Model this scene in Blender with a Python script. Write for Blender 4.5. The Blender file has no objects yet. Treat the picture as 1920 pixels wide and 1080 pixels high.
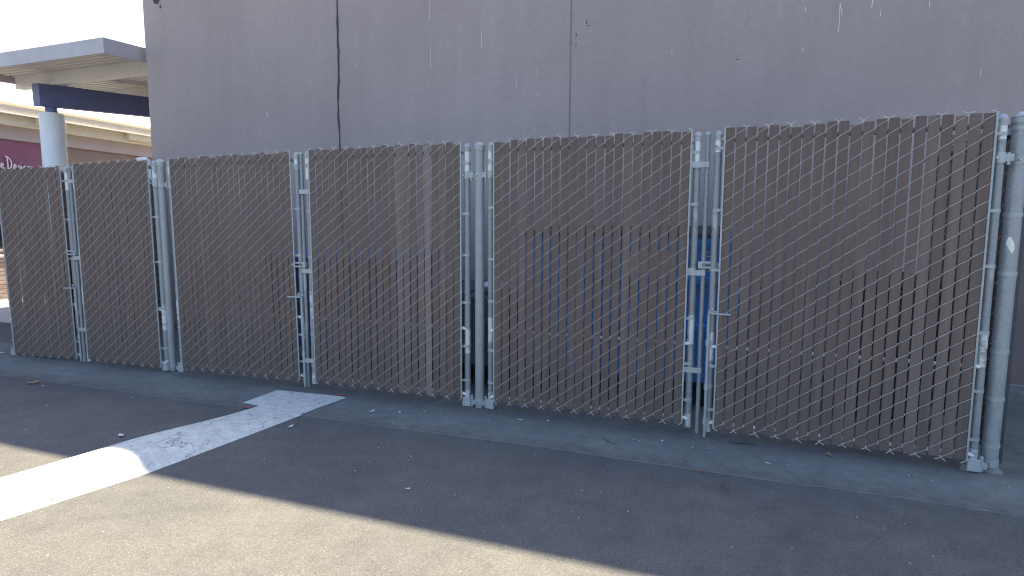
import bpy, math, random
from mathutils import Vector, Matrix
PI = math.pi
sc = bpy.context.scene
col = sc.collection

# ------------------------------------------------------------------ helpers
class MB:
    """collects shapes and links them as ONE mesh object"""
    def __init__(s):
        s.v = []; s.f = []; s.m = []; s.t = []
        s.mi = 0; s.tone = 0.0
    def face(s, idx):
        s.f.append(idx); s.m.append(s.mi); s.t.append(s.tone)
    def box(s, x0, x1, y0, y1, z0, z1):
        b = len(s.v)
        s.v += [(x0,y0,z0),(x1,y0,z0),(x1,y1,z0),(x0,y1,z0),(x0,y0,z1),(x1,y0,z1),(x1,y1,z1),(x0,y1,z1)]
        for q in ((0,3,2,1),(4,5,6,7),(0,1,5,4),(1,2,6,5),(2,3,7,6),(3,0,4,7)):
            s.face([b+i for i in q])
    def hexa(s, bottom, top):
        """8 corners, bottom and top loops of four points each"""
        b = len(s.v); s.v += list(bottom)+list(top)
        for q in ((0,3,2,1),(4,5,6,7),(0,1,5,4),(1,2,6,5),(2,3,7,6),(3,0,4,7)):
            s.face([b+i for i in q])
    def tube(s, pts, r, n=8, caps=True):
        P = [Vector(p) for p in pts]
        if not isinstance(r, (list, tuple)): r = [r]*len(P)
        base = len(s.v); up = None
        for i, p in enumerate(P):
            a = P[max(i-1, 0)]; c = P[min(i+1, len(P)-1)]
            d = (c-a).normalized()
            if up is None:
                up = Vector((0,0,1)) if abs(d.z) < .9 else Vector((0,-1,0))
            u = d.cross(up).normalized(); w = u.cross(d).normalized(); up = w
            for k in range(n):
                an = 2*PI*k/n
                s.v.append(tuple(p+u*math.cos(an)*r[i]+w*math.sin(an)*r[i]))
        for i in range(len(P)-1):
            for k in range(n):
                a = base+i*n+k; b = base+i*n+(k+1) % n
                s.face([a, b, b+n, a+n])
        if caps:
            s.face([base+k for k in range(n)][::-1])
            e = base+(len(P)-1)*n
            s.face([e+k for k in range(n)])
    def lathe(s, prof, c=(0,0,0), n=20):
        """prof: list of (r, z) from bottom to top"""
        s.tube([(c[0], c[1], c[2]+z+i*1e-6) for i, (r, z) in enumerate(prof)], [max(r, 1e-4) for r, z in prof], n)
    def grid(s, rows):
        b = len(s.v); n = len(rows[0])
        for r in rows: s.v += list(r)
        for i in range(len(rows)-1):
            for j in range(n-1):
                a = b+i*n+j
                s.face([a, a+1, a+n+1, a+n])
    def build(s, name, mats, parent=None, smooth=False, loc=None):
        me = bpy.data.meshes.new(name)
        me.from_pydata([tuple(v) for v in s.v], [], s.f)
        if not isinstance(mats, (list, tuple)): mats = [mats]
        for m in mats: me.materials.append(m)
        me.polygons.foreach_set('material_index', s.m)
        if any(s.t):
            at = me.attributes.new('tone', 'FLOAT', 'FACE')
            at.data.foreach_set('value', s.t)
        me.update()
        o = bpy.data.objects.new(name, me); col.objects.link(o)
        if parent: o.parent = parent
        if loc: o.location = loc
        if smooth:
            me.polygons.foreach_set('use_smooth', [True]*len(me.polygons))
            try: me.set_sharp_from_angle(angle=math.radians(40))
            except Exception: pass
        return o

def tag(o, label=None, cat=None, group=None, kind=None):
    if label: o['label'] = label
    if cat: o['category'] = cat
    if group: o['group'] = group
    if kind: o['kind'] = kind
    return o
def empty(name, loc, rot=(0,0,0)):
    o = bpy.data.objects.new(name, None); col.objects.link(o)
    o.location = loc; o.rotation_euler = rot; o.empty_display_size = .2
    return o
def bevel(o, w=.004, seg=2):
    m = o.modifiers.new('bevel', 'BEVEL'); m.width = w; m.segments = seg; m.limit_method = 'ANGLE'
    return o

# ------------------------------------------------------------------ materials
def mat(name, base=(.5,.5,.5), rough=.6, metal=0., spec=.5):
    m = bpy.data.materials.new(name); m.use_nodes = True
    nt = m.node_tree; p = nt.nodes['Principled BSDF']
    p.inputs['Base Color'].default_value = (*base, 1); p.inputs['Roughness'].default_value = rough
    p.inputs['Metallic'].default_value = metal; p.inputs['Specular IOR Level'].default_value = spec
    return m, nt, p
def N(nt, t, **k):
    n = nt.nodes.new(t)
    for a, b in k.items():
        if a in n.inputs.keys() if hasattr(n.inputs, 'keys') else False: n.inputs[a].default_value = b
        else: setattr(n, a, b)
    return n
def coords(nt, scale=(1,1,1), kind='Object'):
    t = nt.nodes.new('ShaderNodeTexCoord'); mp = nt.nodes.new('ShaderNodeMapping')
    mp.inputs['Scale'].default_value = scale
    nt.links.new(t.outputs[kind], mp.inputs['Vector']); return mp.outputs['Vector']
def noise(nt, vec, scale, detail=3, rough=.6):
    n = nt.nodes.new('ShaderNodeTexNoise'); n.inputs['Scale'].default_value = scale
    n.inputs['Detail'].default_value = detail; n.inputs['Roughness'].default_value = rough
    nt.links.new(vec, n.inputs['Vector']); return n.outputs['Fac']
def ramp(nt, fac, stops):
    r = nt.nodes.new('ShaderNodeValToRGB'); e = r.color_ramp.elements
    while len(e) < len(stops): e.new(.5)
    for i, (p, c) in enumerate(stops):
        e[i].position = p; e[i].color = (*c, 1) if isinstance(c, tuple) else (c, c, c, 1)
    nt.links.new(fac, r.inputs['Fac']); return r.outputs['Color']
def mix(nt, fac, a, b, blend='MIX'):
    m = nt.nodes.new('ShaderNodeMix'); m.data_type = 'RGBA'; m.blend_type = blend
    for sock, v in ((m.inputs[0], fac), (m.inputs[6], a), (m.inputs[7], b)):
        if isinstance(v, bpy.types.NodeSocket): nt.links.new(v, sock)
        elif isinstance(v, (int, float)): sock.default_value = v if sock == m.inputs[0] else (v, v, v, 1)
        else: sock.default_value = (*v, 1)
    return m.outputs[2]
def bump(nt, p, h, strength=.3, dist=.01):
    b = nt.nodes.new('ShaderNodeBump'); b.inputs['Strength'].default_value = strength
    b.inputs['Distance'].default_value = dist
    nt.links.new(h, b.inputs['Height']); nt.links.new(b.outputs['Normal'], p.inputs['Normal'])
def math_(nt, op, a, b):
    m = nt.nodes.new('ShaderNodeMath'); m.operation = op
    for i, v in enumerate((a, b)):
        if isinstance(v, bpy.types.NodeSocket): nt.links.new(v, m.inputs[i])
        else: m.inputs[i].default_value = v
    return m.outputs[0]

def asphalt():
    m, nt, p = mat('asphalt', rough=.9, spec=.25)
    v = coords(nt)
    vo = nt.nodes.new('ShaderNodeTexVoronoi'); vo.inputs['Scale'].default_value = 170
    nt.links.new(v, vo.inputs['Vector'])
    stone = ramp(nt, vo.outputs['Color'], [(.0, .060), (.55, .105), (.85, .160), (1, .27)])
    fine = noise(nt, v, 260, 3)
    big = noise(nt, v, .9, 5, .65)
    mid = noise(nt, v, 7, 4)
    c = mix(nt, .55, stone, ramp(nt, fine, [(.3, (.078,.074,.075)), (.7, (.150,.144,.140))]))
    c = mix(nt, 1.0, c, ramp(nt, big, [(.3, (.82,.83,.86)), (.7, (1.15,1.12,1.08))]), 'MULTIPLY')
    c = mix(nt, 1.0, c, ramp(nt, mid, [(.3, .9), (.7, 1.1)]), 'MULTIPLY')
    pits = ramp(nt, noise(nt, v, 62, 3, .7), [(.30, .2), (.37, 1.)])
    c = mix(nt, .85, c, mix(nt, 1.0, c, pits, 'MULTIPLY'))
    nt.links.new(c, p.inputs['Base Color'])
    bump(nt, p, math_(nt, 'ADD', vo.outputs['Distance'], fine), .45, .005)
    return m
def concrete(name, base, dark, stain=True, sc_=1.0):
    m, nt, p = mat(name, rough=.9, spec=.25)
    v = coords(nt)
    a = noise(nt, v, 1.7*sc_, 6, .7); b = noise(nt, v, 11, 5, .65); f = noise(nt, v, 190, 3)
    c = ramp(nt, a, [(.32, dark), (.68, base)])
    c = mix(nt, 1., c, ramp(nt, b, [(.3, .84), (.7, 1.14)]), 'MULTIPLY')
    c = mix(nt, 1., c, ramp(nt, f, [(.3, .82), (.7, 1.16)]), 'MULTIPLY')
    if stain:
        # dirt washed along the foot of the gates and a ragged worn outer edge
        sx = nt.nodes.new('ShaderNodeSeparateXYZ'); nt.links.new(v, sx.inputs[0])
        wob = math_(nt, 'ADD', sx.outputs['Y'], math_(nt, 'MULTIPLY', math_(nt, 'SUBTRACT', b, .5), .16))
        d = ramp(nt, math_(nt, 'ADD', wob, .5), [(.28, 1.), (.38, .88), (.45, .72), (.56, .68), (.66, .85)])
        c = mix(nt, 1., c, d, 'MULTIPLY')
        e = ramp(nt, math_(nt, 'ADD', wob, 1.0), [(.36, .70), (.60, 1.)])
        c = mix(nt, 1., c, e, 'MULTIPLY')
    nt.links.new(c, p.inputs['Base Color'])
    bump(nt, p, math_(nt, 'ADD', b, f), .35, .004)
    return m
def paint_white():
    m, nt, p = mat('worn_white_paint', rough=.7, spec=.3)
    v = coords(nt)
    vv = coords(nt, (1.0, 1.0, 1.0))
    vo = nt.nodes.new('ShaderNodeTexVoronoi'); vo.feature = 'DISTANCE_TO_EDGE'; vo.inputs['Scale'].default_value = 5
    dn = nt.nodes.new('ShaderNodeTexNoise'); dn.inputs['Scale'].default_value = 9; dn.inputs['Detail'].default_value = 4
    nt.links.new(v, dn.inputs['Vector'])
    nt.links.new(mix(nt, .35, v, dn.outputs['Color']), vo.inputs['Vector'])
    crack = ramp(nt, vo.outputs['Distance'], [(.005, 1.), (.018, 0.)])
    mask = ramp(nt, noise(nt, v, 3.2, 3), [(.43, 0.), (.55, 1.)])
    crk = mix(nt, 1., crack, mask, 'MULTIPLY')
    chip = ramp(nt, noise(nt, v, 55, 6, .85), [(.37, 1.), (.43, 0.)])
    chm = ramp(nt, noise(nt, v, 4.5, 3), [(.40, 0.), (.60, 1.)])
    at = nt.nodes.new('ShaderNodeAttribute'); at.attribute_name = 'tone'
    chm = mix(nt, 1., chm, mix(nt, at.outputs['Fac'], 0., 1.), 'ADD')
    chips = mix(nt, 1., chip, chm, 'MULTIPLY')
    dirt = noise(nt, v, 14, 6, .7)
    c = ramp(nt, dirt, [(.3, (.44,.445,.425)), (.62, (.62,.62,.58))])
    c = mix(nt, 1., c, ramp(nt, noise(nt, v, 230, 2), [(.3, .88), (.7, 1.07)]), 'MULTIPLY')
    c = mix(nt, crk, c, (.09,.09,.09))
    c = mix(nt, chips, c, (.10,.10,.10))
    nt.links.new(c, p.inputs['Base Color'])
    bump(nt, p, math_(nt, 'ADD', dirt, noise(nt, v, 230, 2)), .3, .004)
    return m
def galv(name, base=(.262,.275,.292), patch=.8):
    m, nt, p = mat(name, rough=.5, metal=.35, spec=.5)
    t = nt.nodes.new('ShaderNodeTexCoord')
    v = coords(nt, (1,1,.35)); v2 = coords(nt)
    geo = nt.nodes.new('ShaderNodeNewGeometry')
    a = noise(nt, geo.outputs['Position'], 9, 5, .7)
    b = noise(nt, geo.outputs['Position'], 70, 3, .6)
    c = ramp(nt, a, [(.3, tuple(x*.86 for x in base)), (.55, base), (.72, tuple(min(x*1.12, .8) for x in base))])
    c = mix(nt, 1., c, ramp(nt, b, [(.3, .85), (.7, 1.12)]), 'MULTIPLY')
    mp = nt.nodes.new('ShaderNodeMapping'); mp.inputs['Scale'].default_value = (6, 6, 3.2)
    nt.links.new(geo.outputs['Position'], mp.inputs['Vector'])
    ox = ramp(nt, noise(nt, mp.outputs['Vector'], 1.0, 3, .5), [(.62, 0.), (.67, 1.)])
    c = mix(nt, mix(nt, patch*.45, 0., ox), c, (.52,.52,.51))
    at = nt.nodes.new('ShaderNodeAttribute'); at.attribute_name = 'tone'
    edge = ramp(nt, noise(nt, geo.outputs['Position'], 22, 3), [(.36, 0.), (.46, 1.)])
    c = mix(nt, mix(nt, 1., mix(nt, at.outputs['Fac'], 0., 1.), edge, 'MULTIPLY'), c, (.80,.80,.78))
    rust = ramp(nt, noise(nt, geo.outputs['Position'], 31, 4, .7), [(.70, 0.), (.76, 1.)])
    c = mix(nt, mix(nt, .5, 0., rust), c, (.16,.11,.075))
    nt.links.new(c, p.inputs['Base Color'])
    nt.links.new(ramp(nt, a, [(.3, .42), (.7, .68)]), p.inputs['Roughness'])
    bump(nt, p, b, .12, .002)
    return m
def slat_mat():
    m, nt, p = mat('brown_slat', rough=.62, spec=.35)
    v = coords(nt)
    at = nt.nodes.new('ShaderNodeAttribute'); at.attribute_name = 'tone'
    dust = noise(nt, coords(nt, (30, 30, 1.6)), 1., 5, .7)
    f = noise(nt, v, 160, 3)
    c = mix(nt, at.outputs['Fac'], (.116,.084,.071), (.215,.172,.148))
    c = mix(nt, 1., c, ramp(nt, dust, [(.3, .82), (.7, 1.2)]), 'MULTIPLY')
    c = mix(nt, 1., c, ramp(nt, f, [(.3, .92), (.7, 1.08)]), 'MULTIPLY')
    nt.links.new(c, p.inputs['Base Color'])
    bump(nt, p, dust, .12, .003)
    return m
def stucco():
    m, nt, p = mat('painted_stucco', rough=.88, spec=.25)
    v = coords(nt)
    a = noise(nt, v, .6, 6, .6); b = noise(nt, coords(nt, (5, 5, .8)), 1., 5, .65); f = noise(nt, v, 120, 4, .6); g = noise(nt, v, 18, 4)
    c = ramp(nt, a, [(.3, (.335,.275,.262)), (.7, (.39,.325,.305))])
    c = mix(nt, 1., c, ramp(nt, b, [(.3, .955), (.7, 1.04)]), 'MULTIPLY')
    c = mix(nt, 1., c, ramp(nt, g, [(.3, .95), (.7, 1.04)]), 'MULTIPLY')
    c = mix(nt, 1., c, ramp(nt, f, [(.3, .9), (.7, 1.1)]), 'MULTIPLY')
    nt.links.new(c, p.inputs['Base Color'])
    bump(nt, p, math_(nt, 'ADD', f, g), .4, .006)
    return m
def plain(name, base, rough=.6, metal=0., var=.12, scale=12, bmp=.1):
    m, nt, p = mat(name, base, rough, metal)
    v = coords(nt); a = noise(nt, v, scale, 5, .65)
    c = ramp(nt, a, [(.3, tuple(x*(1-var) for x in base)), (.7, tuple(min(x*(1+var), .95) for x in base))])
    nt.links.new(c, p.inputs['Base Color'])
    if bmp: bump(nt, p, noise(nt, v, scale*12, 3), bmp, .003)
    return m

M = dict(
    asphalt=asphalt(),
    concrete=concrete('apron_concrete', (.20,.20,.19), (.145,.145,.145)),
    walk=concrete('sidewalk_concrete', (.46,.44,.40), (.36,.34,.32), False),
    paint=paint_white(),
    galv=galv('galvanized_pipe'),
    galvpost=galv('galvanized_post', (.31,.32,.335), .12),
    galv2=galv('galvanized_fitting', (.36,.38,.39)),
    wire=plain('galvanized_wire', (.52,.50,.48), .45, .3, .15, 40, 0),
    slat=slat_mat(),
    stucco=stucco(),
    joint2=plain('grey_sealant', (.20,.17,.17), .8),
    joint=plain('dark_sealant', (.055,.05,.055), .8),
    cap=plain('parapet_metal', (.25,.24,.25), .5, .2),
    wallshade=plain('wall_shade_brown', (.15,.11,.11), .7, 0, .08, 4),  # painted shade for the wall beside the end post
    pale=plain('pale_aluminium', (.78,.78,.78), .5, 0, .08, 30, 0),
    footing2=plain('scraped_concrete', (.24,.24,.23), .9, 0, .1, 30, 0),
    footing=plain('footing_concrete', (.16,.16,.155), .9, 0, .25, 8, .4),
    drop=plain('white_streak', (.72,.72,.70), .8),
    stain=plain('dark_stain', (.06,.055,.06), .9),
    blue=plain('blue_painted_steel', (.07,.31,.82), .45, 0, .18, 5),
    blue2=plain('dull_blue_steel', (.05,.13,.34), .5, 0, .25, 5),
    bluelight=plain('pale_blue_paint', (.12,.36,.80), .5, 0, .2, 5),
    black=plain('black_plastic', (.012,.013,.016), .5, 0, .2),
    dgrey=plain('dark_grey_plastic', (.035,.042,.055), .5, 0, .2, 7),
    grey=plain('grey_painted_steel', (.13,.15,.17), .6, 0, .2, 7),
    bag=plain('pale_plastic_bag', (.50,.58,.66), .4, 0, .1, 20),
    rubber=plain('rubber', (.02,.02,.02), .8),
    label=plain('faded_pink_label', (.80,.62,.68), .6, 0, .3, 25),
    white=plain('white_paint', (.74,.74,.74), .6, 0, .04),
    fascia=plain('canopy_fascia_paint', (.43,.40,.41), .5, 0, .08, 4),
    deck=plain('canopy_deck_paint', (.72,.71,.69), .6, 0, .06, 3),
    beam=plain('canopy_beam_paint', (.78,.79,.78), .6, 0, .05, 3),
    girder=plain('slate_blue_paint', (.115,.145,.31), .5, 0, .08, 4),
    column=plain('column_paint', (.74,.77,.80), .5, 0, .05, 3),
    cream=plain('cream_paint', (.66,.58,.45), .6, 0, .06, 3),
    soffit=plain('soffit_paint', (.6,.56,.48), .7, 0, .08, 3),
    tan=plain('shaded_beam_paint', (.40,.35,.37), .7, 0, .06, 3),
    maroon=plain('maroon_wall', (.22,.085,.15), .7, 0, .08, 3),
    brown=plain('brown_wall', (.24,.18,.165), .8, 0, .1, 3),
    lettering=plain('sign_lettering', (.70,.62,.66), .5, 0, .02),
    roof=plain('white_roof', (.78,.76,.72), .7, 0, .04, 3),
    redpaint=plain('faded_red_paint', (.34,.085,.09), .9, 0, .3, 60, 0),
    leaf=plain('dry_leaf', (.30,.22,.12), .7, 0, .3, 60, 0),
    leafred=plain('red_leaf', (.36,.07,.05), .7, 0, .3, 60, 0),
    paper=plain('paper_scrap', (.55,.55,.55), .8, 0, .1, 60, 0),
    twig=plain('dark_twig', (.05,.042,.035), .9, 0, .2, 60, 0),
    foliage=plain('leaf_green', (.05,.085,.03), .6, 0, .4, 20, 0),
    glass=plain('dark_window_glass', (.02,.022,.035), .12, 0, .1, 3, 0),
    sticker=plain('cream_sticker', (.70,.70,.62), .5, 0, .03),
)
def brick_mat():
    m, nt, p = mat('stacked_stone', rough=.9)
    v = coords(nt)
    b = nt.nodes.new('ShaderNodeTexBrick'); b.inputs['Scale'].default_value = 6
    b.inputs['Color1'].default_value = (.24,.15,.14,1); b.inputs['Color2'].default_value = (.33,.30,.28,1)
    b.inputs['Mortar'].default_value = (.08,.07,.06,1); b.inputs['Mortar Size'].default_value = .04
    mp = nt.nodes.new('ShaderNodeMapping'); mp.inputs['Rotation'].default_value = (PI/2, 0, PI/2)
    nt.links.new(v, mp.inputs['Vector']); nt.links.new(mp.outputs['Vector'], b.inputs['Vector'])
    nt.links.new(mix(nt, 1., b.outputs['Color'], ramp(nt, noise(nt, v, 9, 4), [(.3, .7), (.7, 1.3)]), 'MULTIPLY'), p.inputs['Base Color'])
    bump(nt, p, b.outputs['Fac'], -.5, .02)
    return m
M['stone'] = brick_mat()

# ------------------------------------------------------------------ the ground
b = MB(); b.grid([[(-150,-150,0),(150,-150,0)],[(-150,250,0),(150,250,0)]])
tag(b.build('parking_lot', M['asphalt']), kind='structure')
# concrete apron under the gates: a thin sheet with a slightly wandering outer edge
rng = random.Random(3)
b = MB(); rows = []
for i in range(0, 241):
    x = -32+i*.25
    e = -.575-.012*math.sin(x*.9)+.008*math.sin(x*3.1+1)+rng.uniform(-.006, .006)
    if x < -3: e -= (-3-x)*.012
    back = 1.80 if x > -8.2 else .33
    rows.append([(x, e-.006, -.001), (x, e, .004), (x, (e+back)/2, .004), (x, back, .004)])
b.grid(rows)
for k in range(len(b.f)): b.f[k] = b.f[k][::-1]
tag(b.build('concrete_apron', M['concrete']), kind='structure')
b = MB(); b.grid([[(-14.1,1.25,.004),(-8.2,1.25,.004)],[(-14.1,30,.004),(-8.2,30,.004)]])
tag(b.build('sidewalk', M['walk']), kind='structure')

# ------------------------------------------------------------------ painted ridge and its flat end
def lerp_tab(tab, y):
    for (y0, a), (y1, c) in zip(tab, tab[1:]):
        if y0 >= y >= y1: return a+(c-a)*(y0-y)/(y0-y1)
    return tab[-1][1] if y < tab[-1][0] else tab[0][1]
near = [(-.50,-3.612),(-1.118,-3.679),(-1.73,-3.755),(-2.325,-3.915),(-3.2,-4.13),(-5.5,-4.75)]
far = [(-.50,-4.085),(-.70,-4.12),(-1.223,-4.235),(-1.73,-4.325),(-2.07,-4.39),(-3.2,-4.66),(-5.5,-5.28)]
b = MB(); rows = []
for i in range(84):
    y = -.50-i*.06
    xn, xf = lerp_tab(near, y), lerp_tab(far, y)
    t = min(1, (-.50-y)/1.05); h = .078*(t*t*(3-2*t))
    r = []
    for j in range(15):
        u = j/14
        w = 0 if u < .10 else (u-.10)/.90           # a narrow flat painted margin along the near side
        z = (.0015 if j in (0, 14) else .0085)+h*(max(0, 1-abs(2*w-1)**2.6))
        r.append((xn+(xf-xn)*u, y, z))
    rows.append(r)
b.grid(rows)
for k in range(len(b.t)):   # scuffed band along the near shoulder
    b.t[k] = (.0, .25, 1., .9, .5, .2, .1, .05, 0, 0, 0, 0, 0, .2)[k % 14]
tag(b.build('speed_bump', M['paint'], smooth=True),
    'long low white painted asphalt ridge running from the gates toward the lower left corner', 'speed bump')
b = MB()
pts = [(-4.251,-.52),(-4.10,-.535),(-3.90,-.56),(-3.612,-.56),(-3.60,-.394),(-3.551,-.118),(-3.62,-.10),(-4.02,-.125),(-4.249,-.137)]
b.v += [(x, y, .0085) for x, y in pts]; b.face(list(range(len(pts))))
tag(b.build('pavement_marking', M['paint']), 'flat cracked white paint block on the concrete at the end of the white ridge', 'road marking')
b = MB()
pts = [(-8.30,-.055),(-7.99,-.04),(-7.99,-.015),(-8.30,-.02)]
pts = [(x-.12, y, .0085) for x, y in pts]; b.v += pts; b.face([0,1,2,3])
tag(b.build('pavement_marking', M['paint']), 'short white paint sliver on the ground at the left edge beside the end gate', 'road marking')
def splash(name, cx, cy, L, W, ang, m, label, cat, seed, z=.0092):
    r = random.Random(seed); b = MB(); n = 18
    b.v.append((cx, cy, z))
    for k in range(n):
        a = 2*PI*k/n; rr = r.uniform(.55, 1.1)
        x = math.cos(a)*L*rr; y = math.sin(a)*W*rr
        b.v.append((cx+x*math.cos(ang)-y*math.sin(ang), cy+x*math.sin(ang)+y*math.cos(ang), z))
    for k in range(n): b.face([0, 1+k, 1+(k+1) % n])
    return tag(b.build(name, m), label, cat)
splash('paint_spot', -3.66, -.075, .07, .022, .5, M['redpaint'], 'faded red paint smear touching the right corner of the white paint block', 'paint mark', 1)
splash('paint_spot', -4.135, -.60, .05, .014, .1, M['redpaint'], 'faint reddish paint smear at the left notch where the white ridge begins', 'paint mark', 2, .0105)

# ------------------------------------------------------------------ the big shaded building
WY = 1.95; HB = 6.0
bl = empty('commercial_building', (6, WY, 0))
tag(bl, 'large plain mauve grey stucco building filling the view behind the slatted gates', 'building')
def off(b, ox=6, oy=WY):
    b.v = [(x-ox, y-oy, z) for x, y, z in b.v]; return b
b = MB(); b.box(-8.18, 24, WY, 14, 0, HB); off(b).build('wall', M['stucco'], bl)
b = MB(); b.box(-8.22, 24.04, WY-.02, 14.04, HB, HB+.05); off(b).build('parapet_cap', M['cap'], bl)
b = MB(); b.box(-8.17, 24, 1.74, WY-.002, -.02, .09); bevel(off(b).build('footing', M['footing'], bl), .015, 2)
for x, x2 in ((-2.21, -2.21), (1.748, 1.748)):
    b = MB(); top = HB-.02 if x != 1.748 else 1.05
    b.box(x-.006, x+.006, WY-.003, WY+.002, .1, top); off(b).build('expansion_joint', M['joint2'], bl)
b = MB(); b.box(1.10, 2.30, WY-.006, WY+.03, .10, 2.22); off(b).build('wall_shade_panel', M['wallshade'], bl)  # dark brown sheet standing in for the shade on the lower right wall
rng = random.Random(5)
b = MB(); P = []; R_ = []
for i in range(70):
    z = .1+i*(HB-.15)/69
    P.append((-5.055+.012*math.sin(z*1.9)+.005*math.sin(z*6.1)+rng.uniform(-.005, .005), WY-.004, z)); R_.append(.0085+rng.uniform(-.002, .005))
b.tube(P, R_, 6); off(b).build('expansion_joint', M['joint'], bl, True)
rng = random.Random(8)
for x, z0, z1, w in ((.23,3.16,3.40,.008),(.245,3.29,3.36,.006),(.474,3.34,3.46,.008),(.545,3.26,3.31,.008),(-.048,3.37,3.41,.007),
                     (-3.825,3.19,3.53,.005),(-3.83,3.72,4.2,.006),(-3.203,3.37,3.56,.005),(-2.566,2.79,2.85,.004),(-2.566,3.2,3.26,.003),
                     (-2.797,2.93,3.01,.006),(-2.57,3.0,3.1,.004),(-6.147,2.80,2.87,.012),(-2.60,2.42,2.5,.004),(-.05,3.02,3.05,.006),
                     (.9,3.3,3.42,.006),(-1.2,3.1,3.13,.005),(-4.8,3.3,3.33,.005),(1.3,2.7,2.75,.005)):
    z = z1; b = MB(); cur = None
    while z > z0:
        h = rng.uniform(.02, .07); h = min(h, z-z0+.005)
        ww = w*rng.uniform(.35, 1.); dx = rng.uniform(-.002, .002)
        if cur is None: b.v += [(x-ww*.4, WY-.003, z), (x+ww*.4, WY-.003, z)]
        b.v += [(x+dx-ww/2, WY-.003, z-h), (x+dx+ww/2, WY-.003, z-h)]; cur = 1
        n = len(b.v); b.face([n-2, n-1, n-3, n-4]); z -= h
    off(b).build('dried_drip', M['drop'], bl)
for x, z, w, h in ((-7.93,4.42,.16,.10),(-7.86,4.34,.05,.07),(-8.0,4.50,.2,.05),(-2.05,3.49,.012,.04),(-2.03,3.46,.03,.01),(-2.156,3.38,.012,.05),(-2.155,3.28,.012,.06),(-.6,3.0,.02,.012)):
    b = MB(); n = 12; c = len(b.v); b.v.append((x, WY-.0026, z))
    for k in range(n):
        a = 2*PI*k/n; rr = rng.uniform(.4, 1.1)
        b.v.append((x+math.cos(a)*w*.5*rr, WY-.0026, z+math.sin(a)*h*.5*rr))
    for k in range(n): b.face([c, c+1+(k+1) % n, c+1+k])
    off(b).build('dark_stain', M['stain'], bl)

# white bent pipe at the building's corner
b = MB(); b.tube([(-8.33,1.86,2.33),(-8.20,1.86,2.335),(-8.155,1.86,2.31),(-8.15,1.86,2.25),(-8.15,1.86,.06)], .032, 12)
o = b.build('drain_pipe', M['white'], smooth=True)
tag(o, 'white bent drain pipe at the left corner of the stucco building behind the second gate', 'pipe')

# ------------------------------------------------------------------ chain link with slats
S = .0635; PH = .0889; H = 1.9792; NR = 22
PHG = H/22.0
def weave(nsl, w, H, seed, ph=PHG):
    """wire mesh of one panel: spirals wrapped round the slats, knuckles at both selvages"""
    r = random.Random(seed); b = MB(); s = w/nsl; rows = int(round(H/ph)); yf = -.0085; yb = .0085; rw = .00165
    for k in range(nsl):
        x0 = -w/2+k*s; x1 = x0+s; odd = k % 2
        for j in range(rows):
            z = j*ph+(ph/2 if odd else 0)
            if z+ph/2 > H+1e-4: continue
            e = r.uniform(-.0015, .0015)
            b.tube([(x0+.0008, .0005, z-.004), (x0+.0050, yf, z+ph*.075+e), (x1-.0050, yf, z+ph*.425+e), (x1-.0008, -.0005, z+ph*.5+.004)], rw, 4, False)
            if z+ph < H+.001:
                b.tube([(x1-.0008, 0, z+ph*.5-.004), (x1-.006, yb, z+ph*.55), (x0+.006, yb, z+ph*.95), (x0+.0008, 0, z+ph+.004)], rw, 4, False)
    for j in range(0, nsl+1, 2):
        x = -w/2+j*s
        for sg in (-1, 1):
            if (j == 0 and sg < 0) or (j == nsl and sg > 0): continue
            l = r.uniform(.020, .030); q = r.uniform(-.004, .006)
            b.tube([(x-sg*.003, -.003, H-.012), (x+sg*.004, -.005, H+.004), (x+sg*l, -.006+q, H+.013+r.uniform(-.004, .006))], rw*1.5, 4)
            b.tube([(x-sg*.003, -.003, .012), (x+sg*.004, -.006, -.004), (x+sg*l, -.007+q, -.016+r.uniform(-.006, .004))], rw*1.5, 4)
    return b
def slats(nsl, w, H, seed, faded=(), gap=.0082):
    r = random.Random(seed); b = MB(); s = w/nsl
    for k in range(nsl):
        xc = -w/2+(k+.5)*s+r.uniform(-.0012, .0012)
        hw = (s-gap)/2+r.uniform(-.0014, .0012); t = .0028
        b.tone = faded[k] if isinstance(faded, dict) and k in faded else r.uniform(.0, .10)+.001
        zt = H+r.uniform(-.010, .006); zb = r.uniform(-.012, .004)
        tilt = r.uniform(-.0012, .0012)
        if r.random() < .10: zt += r.uniform(-.018, -.004); zb += r.uniform(-.012, .004); tilt *= 2
        n0 = len(b.v); ring = 5
        for i in range(ring):
            z = zb+(zt-zb)*i/(ring-1); dx = r.uniform(-.0009, .0009); bow = r.uniform(.0005, .0016)
            for px, py in ((-1,-t*.4),(-.8,-t-bow*.3),(0,-t-bow),(.8,-t-bow*.3),(1,-t*.4),(1,t*.4),(.8,t),(-.8,t),(-1,t*.4)):
                b.v.append((xc+px*hw+dx, py+px*tilt, z))
        m = 9
        for i in range(ring-1):
            for j in range(m):
                a = n0+i*m+j; c = n0+i*m+(j+1) % m
                b.face([a, c, c+m, a+m])
        b.face([n0+j for j in range(m)][::-1]); e = n0+(ring-1)*m; b.face([e+j for j in range(m)])
    return b
def dome_cap(b, x, y, z, r):
    b.lathe([(r*1.12, -.035), (r*1.16, -.030), (r*1.12, -.008), (r*1.20, -.004), (r*1.20, .002), (r*1.05, .010), (r*.8, .020), (r*.45, .027), (r*.05, .030)], (x, y, z), 16)
PHG = H/21.0
YP = .035            # pipes of a gate stand behind the mesh plane
Z0 = .06
RU = .0235
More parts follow.
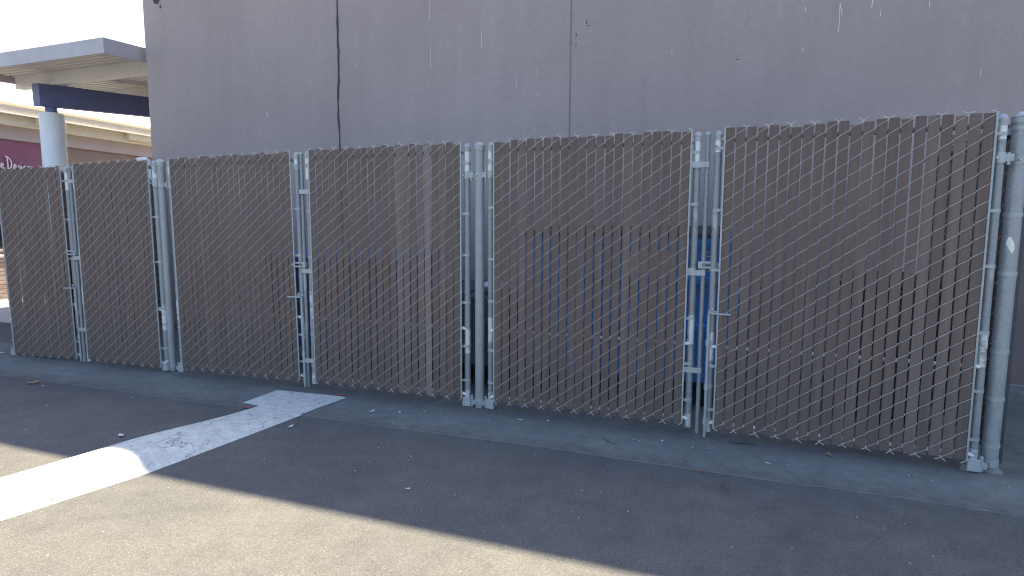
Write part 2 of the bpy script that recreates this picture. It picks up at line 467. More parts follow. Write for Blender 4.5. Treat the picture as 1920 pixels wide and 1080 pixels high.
def make_gate(label, cx, cy, dz, sag, yaw, nsl, w, seed, faded, hinge, latch_kind, zs=None, bands=6, post_dx=.09):
    """hinge: side (-1 left, +1 right) that hangs on a post; latch_kind: 'tall' drop rod with clamps or 'short' rod with a bent handle"""
    g = empty('slatted_gate', (cx, cy, Z0+dz), (0, -sag, yaw)); tag(g, label, 'gate', 'slatted chain link gates of the enclosure')
    r = random.Random(seed)
    weave(nsl, w, H, seed+1, PHG).build('wire_mesh', M['wire'], g)
    slats(nsl, w, H, seed+2, faded, .0078 if nsl == 22 else .0052).build('privacy_slats', M['slat'], g)
    base = -(Z0+dz)
    for sd in (-1, 1):
        ux = sd*(w/2+.038)
        b = MB(); zt = H-.045
        b.tube([(ux, YP, -.035+k*.05*(zt+.035)) for k in range(21)], RU, 16)
        lo_ = r.choice((5, 6, 7)); hi_ = r.choice((18, 19))      # scraped, shiny lengths of the pipe
        for k in range(len(b.t)-2):
            q = k//16
            b.t[k] = .65 if q == 19 or q == hi_ else (.55 if q in (lo_, lo_-1) and r.random() < .95 else (.4 if q == 0 else .0001))
        up = b.build('upright', M['galv'], g, True)
        b = MB(); dome_cap(b, ux, YP, zt+.012, RU); b.build('cap', M['galv2'], up, True)
        b = MB(); b.box(sd*w/2-.005, sd*w/2+.005, -.0065, .0, -.004, H+.004)
        b.build('tension_bar', M['galv2'], g)
        zz = [.13, .42, .76, 1.10, 1.48, 1.84] if bands == 6 else [.16, .55, 1.02, 1.45, 1.82]
        for z in zz:
            z += r.uniform(-.035, .035)
            b = MB(); b.tube([(ux, YP, z-.010), (ux, YP, z+.010)], RU+.0028, 16)
            x_in = sd*(w/2-.004)
            b.box(min(x_in, ux), max(x_in, ux), YP-RU-.0045, YP-RU-.0015, z-.0095, z+.0095)
            b.tube([(sd*(w/2+.010), YP-RU-.013, z), (sd*(w/2+.010), YP-RU+.004, z)], .0055, 6)
            b.build('tension_band', M['galv2'], g, True)
    for nm, z, rr in (('top_rail', H-.062, .019), ('mid_rail', .555, .012), ('bottom_rail', .030, .013)):
        yy = YP if nm == 'top_rail' else .024
        b = MB(); b.tube([(-w/2-.038, yy, z), (w/2+.038, yy, z)], rr, 12); b.build(nm, M['galv2' if nm == 'top_rail' else 'pale'], g, True)
    # hinges
    ux = hinge*(w/2+.038); px = ux+hinge*post_dx
    b = MB(); z = 1.75-dz
    b.tube([(ux, YP, z-.028), (ux, YP, z+.028)], RU+.006, 16)
    b.box(min(ux, px)+.008, max(ux, px)-.03, YP-.020, YP+.004, z-.020, z+.020)
    b.tube([(ux+hinge*post_dx*.42, YP-.010, z-.040), (ux+hinge*post_dx*.42, YP-.010, z+.030)], .009, 10)
    b.tube([(ux-hinge*.020, YP-RU-.012, z), (ux-hinge*.020, YP, z)], .008, 8)
    b.build('hinge', M['galv2'], g, True)
    b = MB(); z = base+.055
    b.hexa([(ux-.034,YP-.036,z-.045),(ux+.034,YP-.036,z-.045),(ux+.034,YP+.036,z-.045),(ux-.034,YP+.036,z-.045)],
           [(ux-.030,YP-.032,z+.028),(ux+.030,YP-.032,z+.028),(ux+.030,YP+.032,z+.028),(ux-.030,YP+.032,z+.028)])
    b.box(min(ux, px)+.02, max(ux, px)-.02, YP-.018, YP+.018, z-.032, z+.006)
    b.tube([(ux+hinge*post_dx*.45, YP-.010, z-.05), (ux+hinge*post_dx*.45, YP-.010, z+.045)], .010, 10)
    bevel(b.build('hinge', M['galv2'], g), .006)
    # free side
    L = -hinge; e = L*w/2; ux = L*(w/2+.038)
    if latch_kind == 'tall':
        rx = e+L*.103
        b = MB(); b.tube([(rx, YP-.004, base), (rx, YP-.004, .9), (rx, YP-.004, H-.03)], .0150, 14)
        rod = b.build('drop_rod', M['galv'], g, True)
        b = MB(); b.lathe([(.0165, -.012), (.020, -.006), (.020, .004), (.017, .010), (.006, .014)], (rx, YP-.004, H-.022), 14)
        b.build('cap', M['galv2'], rod, True)
        for z in zs:
            z = z-Z0-dz; b = MB(); yf = YP-RU-.006
            b.box(min(e-L*.008, rx+L*.012), max(e-L*.008, rx+L*.012), yf-.004, yf, z-.019, z+.019)
            b.tube([(rx, YP-.004, z-.019), (rx, YP-.004, z+.019)], .0190, 14)
            b.tube([(ux, YP, z-.019), (ux, YP, z+.019)], RU+.004, 14)
            b.tube([(e+L*.004, yf-.010, z), (e+L*.004, yf+.004, z)], .0075, 8)
            b.build('rod_clamp', M['galv2'], g, True)
        z = zs[1]-Z0-dz+.052; b = MB(); yf = YP-RU-.010
        x0, x1 = rx-L*.030, rx+L*.095
        loop = [(x0,yf,z-.016),(x1-L*.012,yf,z-.016),(x1-L*.003,yf,z-.010),(x1,yf,z),(x1-L*.003,yf,z+.010),(x1-L*.012,yf,z+.016),(x0,yf,z+.016)]
        b.tube(loop, .0085, 10)
        b.tube([(rx, YP-.004, z-.03), (rx, YP-.004, z+.026)], .021, 14)
        b.box(min(x0, x0+L*.02)-.003, max(x0, x0+L*.02)+.003, yf-.008, YP, z-.022, z+.022)
        b.build('latch', M['galv2'], g, True)
    else:
        hz = zs[0]-Z0-dz; rx = ux+L*.018; yf = YP-RU-.012
        b = MB()
        b.tube([(rx, yf, base-.0), (rx, yf, .3), (rx, yf, hz-.02)], .0095, 10)
        b.tube([(rx, yf, hz-.03), (rx, yf, hz-.006), (rx-L*.008, yf-.003, hz+.002), (rx-L*.03, yf-.012, hz), (rx-L*.135, yf-.016, hz-.001)], .0075, 8)
        rod = b.build('drop_rod', M['galv2'], g, True)
        for z in (hz-.2, hz-.50, .045):
            b = MB(); b.tube([(rx, yf, z-.022), (rx, yf, z+.022)], .0145, 12)
            b.box(min(rx, ux), max(rx, ux), yf+.002, yf+.008, z-.014, z+.014)
            b.tube([(ux, YP, z-.014), (ux, YP, z+.014)], RU+.003, 14)
            b.build('rod_guide', M['galv2'], g, True)
        b = MB(); b.lathe([(.002, -.010), (.010, -.006), (.011, 0), (.008, .007), (.002, .010)], (ux-L*.004, yf, hz+.03), 10)
        b.build('bolt', M['galv2'], g, True)
    return g
G = [  # x, y, dz, sag, yaw
    (0.0, -.040, .0143, .0031, -.0448), (-1.6034, .0226, .0141, .0020, -.0010), (-3.2733, .0207, .0140, -.0010, -.0030),
    (-4.8433, .0330, .0028, .0113, -.0090), (-6.2733, -.0081, -.0114, .0082, .0008), (-7.4190, -.0281, -.0338, .0174, .0632)]
make_gate('rightmost brown slatted gate, nearest one, hung on the thick end post', *G[0], 22, 22*S, 11, {19: .36, 17: .34, 20: .2, 12: .15}, 1, 'short', (.856,))
make_gate('brown slatted gate with the blue dumpster showing through its lower gaps', *G[1], 22, 22*S, 23, {3: .2, 15: .2}, -1, 'tall', (1.832, 1.118, .45))
make_gate('brown slatted gate with pale faded slats, just left of the lone middle post', *G[2], 22, 22*S, 37, {13: .45, 14: .3, 17: .75, 16: .3, 19: .25}, 1, 'tall', (1.708, 1.034, .247))
make_gate('brown slatted gate left of the latch above the white paint block', *G[3], 22, 22*S, 41, {5: .2}, -1, 'short', (.797,), post_dx=.10)
make_gate('narrow brown slatted gate in front of the left corner of the stucco building', *G[4], 16, 1.0209, 53, {}, 1, 'tall', (1.86, 1.09, .352), 5, post_dx=.05)
make_gate('smallest brown slatted gate at the far left, standing in front of the round column', *G[5], 14, .8962, 67, {10: .25}, -1, 'short', (.764,), 5, post_dx=.08)

# ------------------------------------------------------------------ posts
def make_post(label, x, y, r, h, rings=(), lean=0., group='steel gate posts'):
    p = empty('gate_post', (x, y, 0), (0, lean, 0)); tag(p, label, 'post', group)
    b = MB(); b.tube([(0, 0, -.02), (0, 0, .5), (0, 0, 1.2), (0, 0, h)], r, 24); b.build('pipe', M['galvpost'], p, True)
    b = MB(); dome_cap(b, 0, 0, h+.008, r); b.build('cap', M['galv2'], p, True)
    for z in (1.80, .055):
        b = MB(); b.tube([(0, 0, z-.022), (0, 0, z+.022)], r+.004, 20)
        b.tube([(-.012, -r-.016, z), (-.012, -r+.004, z)], .008, 8); b.build('hinge_collar', M['galv2'], p, True)
    for z in rings:
        b = MB(); b.tube([(0, 0, z-.011), (0, 0, z+.011)], r+.003, 20); b.build('tension_band', M['galv2'], p, True)
    return p
make_post('galvanized steel post standing alone between the two middle gates', -2.438, .062, .0365, 2.018)
make_post('galvanized steel post between the narrow second gate and the third gate from the left', -5.703, .062, .0365, 2.005)
p = make_post('thick galvanized end post at the right edge with a cream sticker on it', .838, .012, .0415, 2.030, (1.975, 1.50, 1.17, .72, .44, .16))
b = MB(); ns = 9; pts = []
for k, (u, z) in enumerate(((-1.0, .01), (-.55, .05), (.0, .052), (.75, .015), (.95, -.02), (.55, -.055), (-.1, -.03))):
    a = -PI/2-.36+u*.50; pts.append((.0428*math.cos(a), .0428*math.sin(a), 1.33+z*.9))
c = len(b.v); b.v += [(.0435*math.cos(-PI/2-.36), .0435*math.sin(-PI/2-.36), 1.33)]+pts
for k in range(7): b.face([c, c+1+(k+1) % 7, c+1+k])
b.build('sticker', M['sticker'], p)
make_post('thin galvanized corner post hidden behind the far left gate', -8.03, .115, .024, 1.95)
p = empty('fence_post', (.935, .17, 0)); tag(p, 'dark capped fence post just behind the thick right end post', 'post')
b = MB(); b.tube([(0,0,-.02),(0,0,2.04)], .028, 18); b.build('pipe', M['dgrey'], p, True)
b = MB(); dome_cap(b, 0, 0, 2.05, .030); b.build('cap', M['black'], p, True)

# concrete lumps at the foot of the right end post
def lump(label, x, y, rx, ry, h, seed):
    r = random.Random(seed); b = MB(); rows = []
    for i in range(7):
        t = i/6; rad = math.sqrt(max(0, 1-t*t))*.6+.4*(1-t); row = []
        for k in range(15):
            a = 2*PI*k/14; q = 1+.12*math.sin(3*a+seed)+.07*math.sin(5*a+2*t+seed)
            row.append((math.cos(a)*rx*rad*q, math.sin(a)*ry*rad*q, h*t))
        rows.append(row)
    b.grid(rows); o = b.build('concrete_lump', M['footing'], None, True, (x, y, 0))
    return tag(o, label, 'concrete')
lump('rough concrete lump under the right upright of the nearest gate', .745, .0, .065, .06, .085, 2)
lump('small rounded concrete blob at the foot of the thick right end post', .842, .0, .058, .05, .055, 4)

# side fences that close the enclosure towards the wall
def side_fence(label, x, y0, y1, seed):
    f = empty('side_fence', (x, (y0+y1)/2, .06), (0, 0, PI/2)); tag(f, label, 'fence')
    w = y1-y0; n = int(w/S)//2*2
    weave(n, n*S, H, seed, PHG).build('wire_mesh', M['wire'], f)
    slats(n, n*S, H, seed+1).build('privacy_slats', M['slat'], f)
    b = MB(); b.tube([(-w/2, .03, H-.05), (w/2, .03, H-.05)], .02, 10); b.build('top_rail', M['galv'], f, True)
side_fence('slatted side fence running back from the thick right end post to the wall', .90, .22, 1.72, 81)
side_fence('slatted side fence running back from the far left corner post', -8.03, .16, 1.86, 91)

# ------------------------------------------------------------------ things kept in the enclosure
def dumpster(label, x0, x1, y0, y1, h, body, lidm, zb=.20, labelplate=False, faded=True, ribs=(.38, .72)):
    d = empty('dumpster', ((x0+x1)/2, (y0+y1)/2, 0)); tag(d, label, 'dumpster')
    hx = (x1-x0)/2; hy = (y1-y0)/2
    b = MB(); b.hexa([(-hx*.97,-hy*.80,zb),(hx*.97,-hy*.80,zb),(hx*.97,hy*.9,zb),(-hx*.97,hy*.9,zb)], [(-hx,-hy,h-.10),(hx,-hy,h-.10),(hx,hy,h-.04),(-hx,hy,h-.04)])
    for fz in ribs:
        z = zb+(h-.1-zb)*fz; yy = -hy*(.80+.20*fz)
        b.hexa([(-hx*.98,yy-.030,z),(hx*.98,yy-.030,z),(hx*.98,yy+.02,z),(-hx*.98,yy+.02,z)], [(-hx*.98,yy-.034,z+.055),(hx*.98,yy-.034,z+.055),(hx*.98,yy+.02,z+.055),(-hx*.98,yy+.02,z+.055)])
    bevel(b.build('body', body, d), .008)
    b = MB(); b.box(-hx-.03, hx+.03, -hy-.035, -hy+.02, h-.11, h-.05); b.box(-hx-.03, hx+.03, hy-.02, hy+.03, h-.06, h)
    b.box(-hx-.03, -hx+.02, -hy+.02, hy-.02, h-.10, h-.04); b.box(hx-.02, hx+.03, -hy+.02, hy-.02, h-.10, h-.04)
    b.build('rim', body, d)
    for s in (-1, 1):
        b = MB(); c = s*hx*.5
        b.hexa([(c-hx*.47,-hy-.05,h-.047),(c+hx*.47,-hy-.05,h-.047),(c+hx*.47,hy,h+.003),(c-hx*.47,hy,h+.003)],
               [(c-hx*.45,-hy-.03,h-.012),(c+hx*.45,-hy-.03,h-.012),(c+hx*.45,hy,h+.04),(c-hx*.45,hy,h+.04)])
        bevel(b.build('lid', lidm, d), .01)
        b = MB(); b.box(s*hx+(.0 if s > 0 else -.09), s*hx+(.09 if s > 0 else .0), -hy*.7, hy*.6, h*.55, h*.55+.14); b.build('side_pocket', body, d)
        for t in (-1, 1):
            b = MB(); b.tube([(s*hx*.8-.02, t*hy*.65, .07), (s*hx*.8+.02, t*hy*.65, .07)], .07, 16)
            b.box(s*hx*.8-.035, s*hx*.8+.035, t*hy*.65-.03, t*hy*.65+.03, .13, zb); b.build('caster', M['rubber'], d)
    return d
d = dumpster('big blue steel dumpster with black lids behind the gate left of the right hand latch', -2.28, -.60, .56, 1.55, 1.40, M['blue'], M['black'])
def on_dumpster(b, name, m): # front plate coordinates are world coordinates
    b.v = [(x+1.44, y-1.055, z) for x, y, z in b.v]; return b.build(name, m, d)
def fy(z): # front face of the dumpster at height z
    t = (z-.2)/1.1; return 1.055-.495*(.80+.20*t)-.006
b = MB()
b.v += [(-1.38,fy(1.04),1.04),(-1.05,fy(1.04),1.04),(-1.05,fy(1.24),1.24),(-1.38,fy(1.24),1.24)]; b.face([0,1,2,3]); on_dumpster(b, 'label_plate', M['label'])
b = MB()
b.v += [(-2.2,fy(.86),.86),(-1.5,fy(.86),.86),(-1.5,fy(.95),.95),(-2.2,fy(.95),.95)]; b.face([0,1,2,3])
b.v = [(x, y-.03, z) for x, y, z in b.v]; on_dumpster(b, 'pale_stripe', M['bluelight'])  # band of paler blue across the left of the front
b = MB(); y = fy(1.2)-.004
def bar(x0, x1, z0, z1): b.box(x0, x1, y-.001, y+.003, z0, z1)
for z in (1.165, 1.20, 1.235): bar(-.80, -.75, z, z+.009)
bar(-.80, -.792, 1.165, 1.244); bar(-.775, -.768, 1.09, 1.15); bar(-.80, -.75, 1.143, 1.151)
on_dumpster(b, 'letter', M['white'])
dumpster('low dull blue dumpster behind the gate that stands over the white paint block', -5.02, -3.46, .60, 1.5, 1.15, M['blue2'], M['blue2'], ribs=(.5,))
dumpster('low grey bin seen through the gap beside the lone middle post', -3.22, -2.36, .50, 1.35, .84, M['grey'], M['dgrey'], ribs=(.3, .7))
b = MB(); rows = []
for i in range(9):
    t = i/8; row = []
    for k in range(17):
        a = 2*PI*k/16; q = 1+.1*math.sin(4*a+5*t)+.06*math.sin(7*a)
        rr = math.sin(PI*min(.98, max(.02, t)))**.6
        row.append((math.cos(a)*.16*rr*q, math.sin(a)*.10*rr*q, t*.11))
    rows.append(row)
b.grid(rows)
tag(b.build('trash_bag', M['bag'], None, True, (-2.53, .66, .845)), 'pale bluish plastic bag lying on top of the low grey bin', 'bag')
def cart(label, x, y, w, h, body, lidm):
    c = empty('wheeled_cart', (x, y, 0)); tag(c, label, 'bin'); dd = w*.55
    b = MB(); b.hexa([(-w*.40,-dd*.75,.06),(w*.40,-dd*.75,.06),(w*.40,dd*.8,.06),(-w*.40,dd*.8,.06)], [(-w*.5,-dd,h-.06),(w*.5,-dd,h-.06),(w*.5,dd,h-.04),(-w*.5,dd,h-.04)])
    b.box(-w*.52, w*.52, -dd-.02, dd+.02, h-.10, h-.055); bevel(b.build('body', body, c), .012)
    b = MB(); b.hexa([(-w*.53,-dd-.04,h-.05),(w*.53,-dd-.04,h-.05),(w*.53,dd+.03,h-.03),(-w*.53,dd+.03,h-.03)], [(-w*.47,-dd,h-.005),(w*.47,-dd,h-.005),(w*.45,dd,h+.03),(-w*.45,dd,h+.03)])
    bevel(b.build('lid', lidm, c), .015)
    b = MB(); b.tube([(-w*.4,dd,h-.08),(-w*.4,dd+.08,h-.05),(w*.4,dd+.08,h-.05),(w*.4,dd,h-.08)], .015, 8); b.build('handle', body, c, True)
    for s in (-1, 1):
        b = MB(); b.tube([(s*w*.42-.02, dd*.85, .12), (s*w*.42+.02, dd*.85, .12)], .12, 18); b.build('wheel', M['rubber'], c)
cart('black wheeled cart behind the right half of the nearest gate', .50, .92, .52, 1.06, M['dgrey'], M['black'])
cart('blue wheeled cart behind the narrow second gate from the left', -7.62, .80, .42, 1.12, M['blue2'], M['blue2'])

# ------------------------------------------------------------------ canopy beside the building
cn = empty('walkway_canopy', (-10.7, 2.2, 0)); tag(cn, 'flat walkway canopy on a round pale column left of the stucco building', 'canopy')
CX, CY = -10.7, 2.2
def coff(b, sl=.055):
    b.v = [(x-CX, y-CY, z+(max(0., y-1.5)*sl if z > 2.9 else 0)) for x, y, z in b.v]; return b
xl, xr, yf, yb_ = -11.62, -8.36, 1.50, 10.0
b = MB(); b.box(xl+.03, xr-.03, yf+.03, yb_-.03, 3.80, 3.83)
n = int((xr-xl)/.10)
for k in range(int((yb_-yf)/.12)):
    y = yf+.05+k*.12; b.box(xl+.04, xr-.04, y, y+.05, 3.765, 3.7995)
dk = coff(b).build('roof_deck', M['deck'], cn)
for a in ((xl, xr, yf, yf+.028), (xl, xr, yb_-.028, yb_), (xr-.028, xr, yf+.029, yb_-.029), (xl, xl+.028, yf+.029, yb_-.029)):
    b = MB(); b.box(*a, 3.665, 3.860); coff(b).build('fascia', M['fascia'], cn)
for y in (2.28, 3.75, 5.2, 6.7, 8.2):
    b = MB(); b.box(xl+.10, xr-.035, y, y+.13, 3.575, 3.763); coff(b).build('cross_beam', M['beam'], cn)
b = MB()
b.hexa([(-10.86,2.12,3.235),(-10.70,2.12,3.235),(-9.36,8.0,3.235),(-9.52,8.0,3.235)], [(-10.86,2.12,3.570),(-10.70,2.12,3.570),(-9.36,8.0,3.570),(-9.52,8.0,3.570)])
coff(b, .06).build('girder', M['girder'], cn)
for x, y in ((-10.76, 2.31), (-9.55, 7.4)):
    b = MB(); b.lathe([(.165, 0), (.165, 3.16), (.155, 3.185), (.10, 3.19)], (x, y, 0), 32); cc = coff(b, 0).build('column', M['column'], cn, True)
    b = MB(); b.tube([(x, y, 3.185), (x, y, 3.30)], .08, 16); coff(b, 0).build('neck', M['girder'], cc, True)

# ------------------------------------------------------------------ shop building beyond
sb = empty('shop_building', (-14, 4, 0)); tag(sb, 'low maroon shop building with cream eaves beyond the canopy at the far left', 'building')
def soff(b): b.v = [(x+14, y-4, z) for x, y, z in b.v]; return b
b = MB(); b.box(-22, -14, -4, 4.20, 0, 3.10); soff(b).build('wall', M['maroon'], sb)
b = MB(); b.box(-22, -14.02, 4.205, 22, 0, 3.10); soff(b).build('wall', M['brown'], sb)
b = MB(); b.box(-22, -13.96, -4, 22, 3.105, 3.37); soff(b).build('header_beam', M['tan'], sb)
b = MB(); b.box(-22, -13.75, -4, 22, 3.375, 3.56); soff(b).build('soffit', M['soffit'], sb)
b = MB(); b.box(-22, -13.62, -4, 22, 3.565, 3.76); soff(b).build('fascia', M['cream'], sb)
b = MB(); b.box(-13.61, -13.59, -4, 22, 3.555, 3.575); b.box(-13.61, -13.58, -4, 22, 3.745, 3.775); soff(b).build('gutter_lip', M['roof'], sb)
b = MB(); b.hexa([(-22,-4,3.762),(-13.62,-4,3.762),(-13.62,22,3.762),(-22,22,3.762)], [(-22,-4,4.7),(-14.2,-4,4.16),(-14.2,22,4.16),(-22,22,4.7)]); soff(b).build('roof', M['roof'], sb)
for y in (3.85, 5.75, 7.6, 9.5, 11.4):
    b = MB(); b.box(-13.745, -13.64, y, y+.55, 3.43, 3.562); soff(b).build('rafter_end', M['cream'], sb)
b = MB(); b.box(-14.0, -13.985, 1.6, 4.0, .95, 2.45); w_ = soff(b).build('window', M['glass'], sb)
b = MB(); b.box(-13.984, -13.96, 1.55, 4.05, .90, .95); b.box(-13.984, -13.96, 1.55, 4.05, 2.45, 2.50); b.box(-13.984, -13.96, 1.55, 1.6, .95, 2.45); b.box(-13.984, -13.96, 4.0, 4.05, .95, 2.45)
soff(b).build('frame', M['tan'], w_)
# the script lettering "e Design" : strokes in (y, z)
def stroke(b, pts, r=.011):
    P = []
    for i in range(len(pts)-1):
        p0 = pts[max(i-1,0)]; p1 = pts[i]; p2 = pts[i+1]; p3 = pts[min(i+2,len(pts)-1)]
        for k in range(4):
            t = k/4
            P.append(tuple(.5*((2*p1[j])+(-p0[j]+p2[j])*t+(2*p0[j]-5*p1[j]+4*p2[j]-p3[j])*t*t+(-p0[j]+3*p1[j]-3*p2[j]+p3[j])*t**3) for j in (0,1)))
    P.append(pts[-1])
    b.tube([(-13.975, y, z) for y, z in P], r, 6)
b = MB(); Y0 = 3.42; Z1 = 2.525
def L(pts, dx, s=1.0): stroke(b, [(Y0+(dx+x)*.72, Z1+z*.95) for x, z in pts])
ee = [(-.005,.045),(.05,.055),(.055,.095),(.025,.10),(.005,.05),(.03,.005),(.08,.02)]
L(ee, -.13)
L([(.03,.245),(.04,.12),(.035,.0)], 0); L([(-.01,.26),(.07,.23),(.13,.14),(.11,.04),(.035,.0)], 0)
L(ee, .175)
L([(.0,.01),(.04,.02),(.045,.05),(.02,.075),(.045,.10)], .275)
L([(.0,.09),(.0,.02),(.03,.01)], .36); L([(.0,.135),(.006,.14)], .36)
L([(.05,.09),(.01,.085),(.0,.04),(.03,.01),(.055,.05),(.055,-.06),(.01,-.09)], .425)
L([(.0,.09),(.0,.01),(.01,.07),(.045,.09),(.055,.01),(.08,.015)], .52)
soff(b).build('sign_lettering', M['lettering'], sb, True)

st = empty('stone_planter', (-13.7, 3.6, 0)); tag(st, 'stacked stone planter against the shop at the left edge', 'planter')
b = MB(); b.box(-.28, .28, -3.5, 4.5, 0, .80); b.build('wall', M['stone'], st)
b = MB(); b.box(-.31, .31, -3.52, 4.52, .80, .84); b.build('coping', M['walk'], st)
r = random.Random(12); b = MB()
for k in range(1500):
    y = r.uniform(-3.2, 4.2); a = r.random()*2*PI; z = abs(r.gauss(0, .10)); x = r.gauss(0, .10)
    l = r.uniform(.03, .06); t = r.uniform(-.8, .8)
    d1 = Vector((math.cos(a)*math.cos(t), math.sin(a)*math.cos(t), math.sin(t)))*l; d2 = d1.cross(Vector((r.random()-.5, r.random()-.5, 1))).normalized()*l*.35
    p0 = Vector((-13.7+x, 3.6+y, .84+z)); n_ = len(b.v)
    b.v += [tuple(p0), tuple(p0+d1*.5+d2), tuple(p0+d1), tuple(p0+d1*.5-d2)]; b.face([n_, n_+1, n_+2, n_+3])
tag(b.build('planter_shrubs', M['foliage']), 'low green plants growing on the stone planter', 'plants', kind='stuff')

# ------------------------------------------------------------------ litter on the ground
def leaf(label, x, y, s, m, seed, name='fallen_leaf', cat='leaf', z=.010):
    r = random.Random(seed); a = r.random()*6.28; b = MB(); rows = []
    prof = [0.05, .55, .9, 1., .8, .45, .04]
    for i, p in enumerate(prof):
        u = i/(len(prof)-1)-.5; row = []
        for j in (-1, 0, 1):
            px = u*2*s; py = j*p*s*.42*r.uniform(.8, 1.15)
            row.append((px*math.cos(a)-py*math.sin(a), px*math.sin(a)+py*math.cos(a), s*.35*abs(u)*r.uniform(.6, 1.3)+abs(j)*s*.16*r.uniform(.3, 1.2)))
        rows.append(row)
    b.grid(rows); o = b.build(name, m, None, True, (x, y, z)); so = o.modifiers.new('thickness', 'SOLIDIFY'); so.thickness = .0015
    return tag(o, label, cat)
leaf('curled tan leaf on the shaded asphalt near the left edge', -6.436, -.723, .055, M['leaf'], 1)
leaf('small pale leaf just left of the white ridge', -4.46, -1.36, .035, M['paper'], 2, z=.004)
leaf('pale leaf standing on edge on the asphalt just right of the white ridge', -3.504, -.838, .028, M['paper'], 3)
leaf('pale leaf on the concrete in front of the gate with faded slats', -3.155, -.351, .030, M['paper'], 4)
leaf('yellowish leaf at the foot of the nearest gate', -.012, -.085, .030, M['leaf'], 6)
leaf('small red leaf at the outer edge of the concrete in front of the nearest gate', -.755, -.612, .020, M['leafred'], 7)
leaf('pale grey leaf on the concrete right of the lone middle post', -2.033, -.14, .022, M['paper'], 9)
leaf('white paper scrap on the dark asphalt below the lone middle post', -2.247, -1.392, .016, M['paper'], 10, 'paper_scrap', 'litter')
leaf('tiny paper scrap on the concrete under the left part of the nearest gate', -.383, -.355, .018, M['paper'], 11, 'paper_scrap', 'litter')
def twig(label, x0, y0, x1, y1, seed, r0=.0022):
    r = random.Random(seed); b = MB(); P = []
    for i in range(5):
        t = i/4; P.append(((x1-x0)*t+r.uniform(-.004, .004), (y1-y0)*t+r.uniform(-.004, .004), .003+r.uniform(0, .003)))
    b.tube(P, [r0*(1-.5*i/4) for i in range(5)], 5)
    q = P[2]; b.tube([q, (q[0]+(y1-y0)*.25, q[1]-(x1-x0)*.25+.02, .006)], r0*.6, 4)
    tag(b.build('twig', M['twig'], None, False, (x0, y0, .004)), label, 'twig')
twig('thin dark twig on the asphalt right of the red leaf', -.645, -.752, -.618, -.868, 1)
twig('dark bent twig at the foot of the nearest gate by the short drop rod', -.60, -.075, -.44, -.045, 2, .004)
twig('thin twig on the concrete below the gate beside the right hand latch', -1.399, -.268, -1.29, -.387, 3, .0018)
# pale curved scrapes left on the concrete by the dragging drop rods
def scrape(label, cx, cy, R0, a0, a1, seed):
    r = random.Random(seed); b = MB()
    for i in range(26):
        a = math.radians(a0+(a1-a0)*i/26); a2 = math.radians(a0+(a1-a0)*(i+.85)/26)
        if r.random() < .25: continue
        w = r.uniform(.0012, .0035); q = []
        for an, rr in ((a, R0-w), (a2, R0-w), (a2, R0+w), (a, R0+w)): q.append((cx+math.cos(an)*rr, cy+math.sin(an)*rr, .0062))
        n_ = len(b.v); b.v += q; b.face([n_, n_+1, n_+2, n_+3])
    tag(b.build('scrape_mark', M['footing2']), label, 'scrape mark')
scrape('faint curved scrape on the concrete left of the tall right hand drop rod', -2.30, .03, 1.49, -16, -1.5, 3)
scrape('faint short scrape on the concrete below the short drop rod of the nearest gate', .74, -.02, 1.47, 181, 202, 5)
# crumbs of gravel, leaf bits and paint flakes along the gates
r = random.Random(77); b = MB()
for k in range(900):
    if k < 380: x = r.uniform(-8, .9); y = r.gauss(-.20, .10)
    elif k < 720: x = r.uniform(-9, 3); y = r.uniform(-1.6, .0)
    else: x = r.uniform(-7, 2.5); y = r.uniform(-3.6, -1.0)
    if -4.6 < x < -3.5 and y < -.05: continue
    s = r.uniform(.002, .0055) if r.random() < .93 else r.uniform(.007, .012)
    a = r.random()*6.28; b.mi = 0 if r.random() < .30 else (1 if r.random() < .25 else 2)
    z = .004 if y > -.6 else 0
    c, sn = math.cos(a)*s, math.sin(a)*s; e = r.uniform(.3, .8)
    P = [(x+c, y+sn), (x-sn*e, y+c*e), (x-c, y-sn), (x+sn*e, y-c*e)]
    b.hexa([(*q, z) for q in P], [(x+(q[0]-x)*.7, y+(q[1]-y)*.7, z+s*.5) for q in P])
tag(b.build('ground_litter', [M['paper'], M['leaf'], M['footing']]), 'scattered grit, flakes and leaf crumbs on the pavement', 'litter', kind='stuff')

# ------------------------------------------------------------------ camera (solved from the gates' corners)
f, yaw, pit, rol = 1059.882, .33966371, -.10610755, .00504961
ca, sa, cb, sb_, cc_, sc_ = math.cos(yaw), math.sin(yaw), math.cos(pit), math.sin(pit), math.cos(rol), math.sin(rol)
R3 = Matrix(((ca,-sa,0),(sa,ca,0),(0,0,1))) @ Matrix(((1,0,0),(0,cb,-sb_),(0,sb_,cb))) @ Matrix(((cc_,0,-sc_),(0,1,0),(sc_,0,cc_)))
rt, fw, up = R3.col[0], R3.col[1], R3.col[2]
cam = bpy.data.cameras.new('camera'); co = bpy.data.objects.new('camera', cam); col.objects.link(co)
co.matrix_world = Matrix(((rt.x, up.x, -fw.x, -.75155616), (rt.y, up.y, -fw.y, -3.95693131), (rt.z, up.z, -fw.z, 1.41337986), (0,0,0,1)))
cam.sensor_width = 36; cam.lens = f/1920*36; cam.clip_end = 1000; cam.clip_start = .05
sc.camera = co

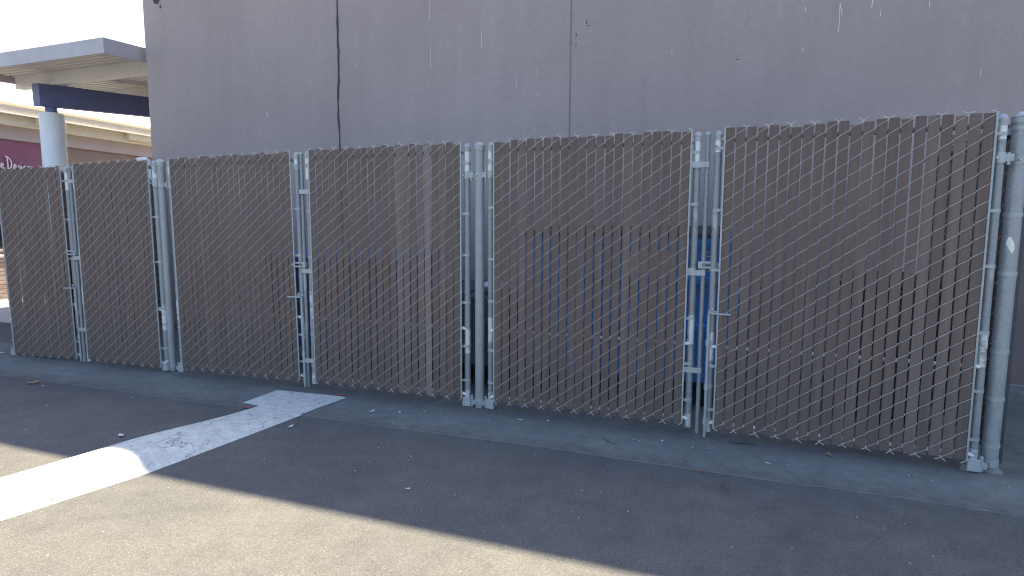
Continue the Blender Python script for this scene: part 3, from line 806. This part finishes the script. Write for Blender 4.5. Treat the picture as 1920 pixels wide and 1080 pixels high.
# ------------------------------------------------------------------ daylight
sund = Vector((.95, 3.66, 6.05)).normalized()
el = math.asin(sund.z); az = math.atan2(sund.x, sund.y)
L_ = bpy.data.lights.new('sun', 'SUN'); L_.energy = SUN_E = 4.45; L_.angle = math.radians(.55); L_.color = (1, .885, .63)
lo = bpy.data.objects.new('sun', L_); col.objects.link(lo); lo.rotation_euler = sund.to_track_quat('Z', 'Y').to_euler()
lo.location = (5, 12, 20)
w = bpy.data.worlds.new('World'); sc.world = w; w.use_nodes = True
nt = w.node_tree; bg = nt.nodes['Background']; bg.inputs['Strength'].default_value = .10
SKY_WHITE = (3.2, 3.3, 3.5)
sk = nt.nodes.new('ShaderNodeTexSky'); sk.sky_type = 'NISHITA'; sk.sun_disc = False
sk.sun_elevation = el; sk.sun_rotation = az; sk.air_density = 1.0; sk.dust_density = 1.6; sk.ozone_density = 1.5
# white added to the low sky behind the buildings, for its overexposed look
tc = nt.nodes.new('ShaderNodeTexCoord'); sx = nt.nodes.new('ShaderNodeSeparateXYZ'); nt.links.new(tc.outputs['Generated'], sx.inputs[0])
cl = nt.nodes.new('ShaderNodeTexNoise'); cl.inputs['Scale'].default_value = 3.2; cl.inputs['Detail'].default_value = 6
mp = nt.nodes.new('ShaderNodeMapping'); mp.inputs['Scale'].default_value = (1, 1, 3); nt.links.new(tc.outputs['Generated'], mp.inputs['Vector']); nt.links.new(mp.outputs['Vector'], cl.inputs['Vector'])
low = ramp(nt, sx.outputs['Z'], [(.42, 1.), (.62, 0.)])
back = ramp(nt, math_(nt, 'ADD', math_(nt, 'MULTIPLY', sx.outputs['Y'], .5), .5), [(.50, 0.), (.62, 1.)])
cov = mix(nt, 1., mix(nt, 1., low, back, 'MULTIPLY'), ramp(nt, cl.outputs['Fac'], [(.25, .75), (.5, 1.)]), 'MULTIPLY')
nt.links.new(mix(nt, cov, sk.outputs[0], SKY_WHITE), bg.inputs['Color'])
sc.view_settings.view_transform = 'Standard'; sc.view_settings.look = 'None'
sc.view_settings.exposure = 2.1; sc.view_settings.gamma = 1
sc.cycles.filter_width = 1.15; sc.cycles.max_bounces = 8; sc.cycles.diffuse_bounces = 4
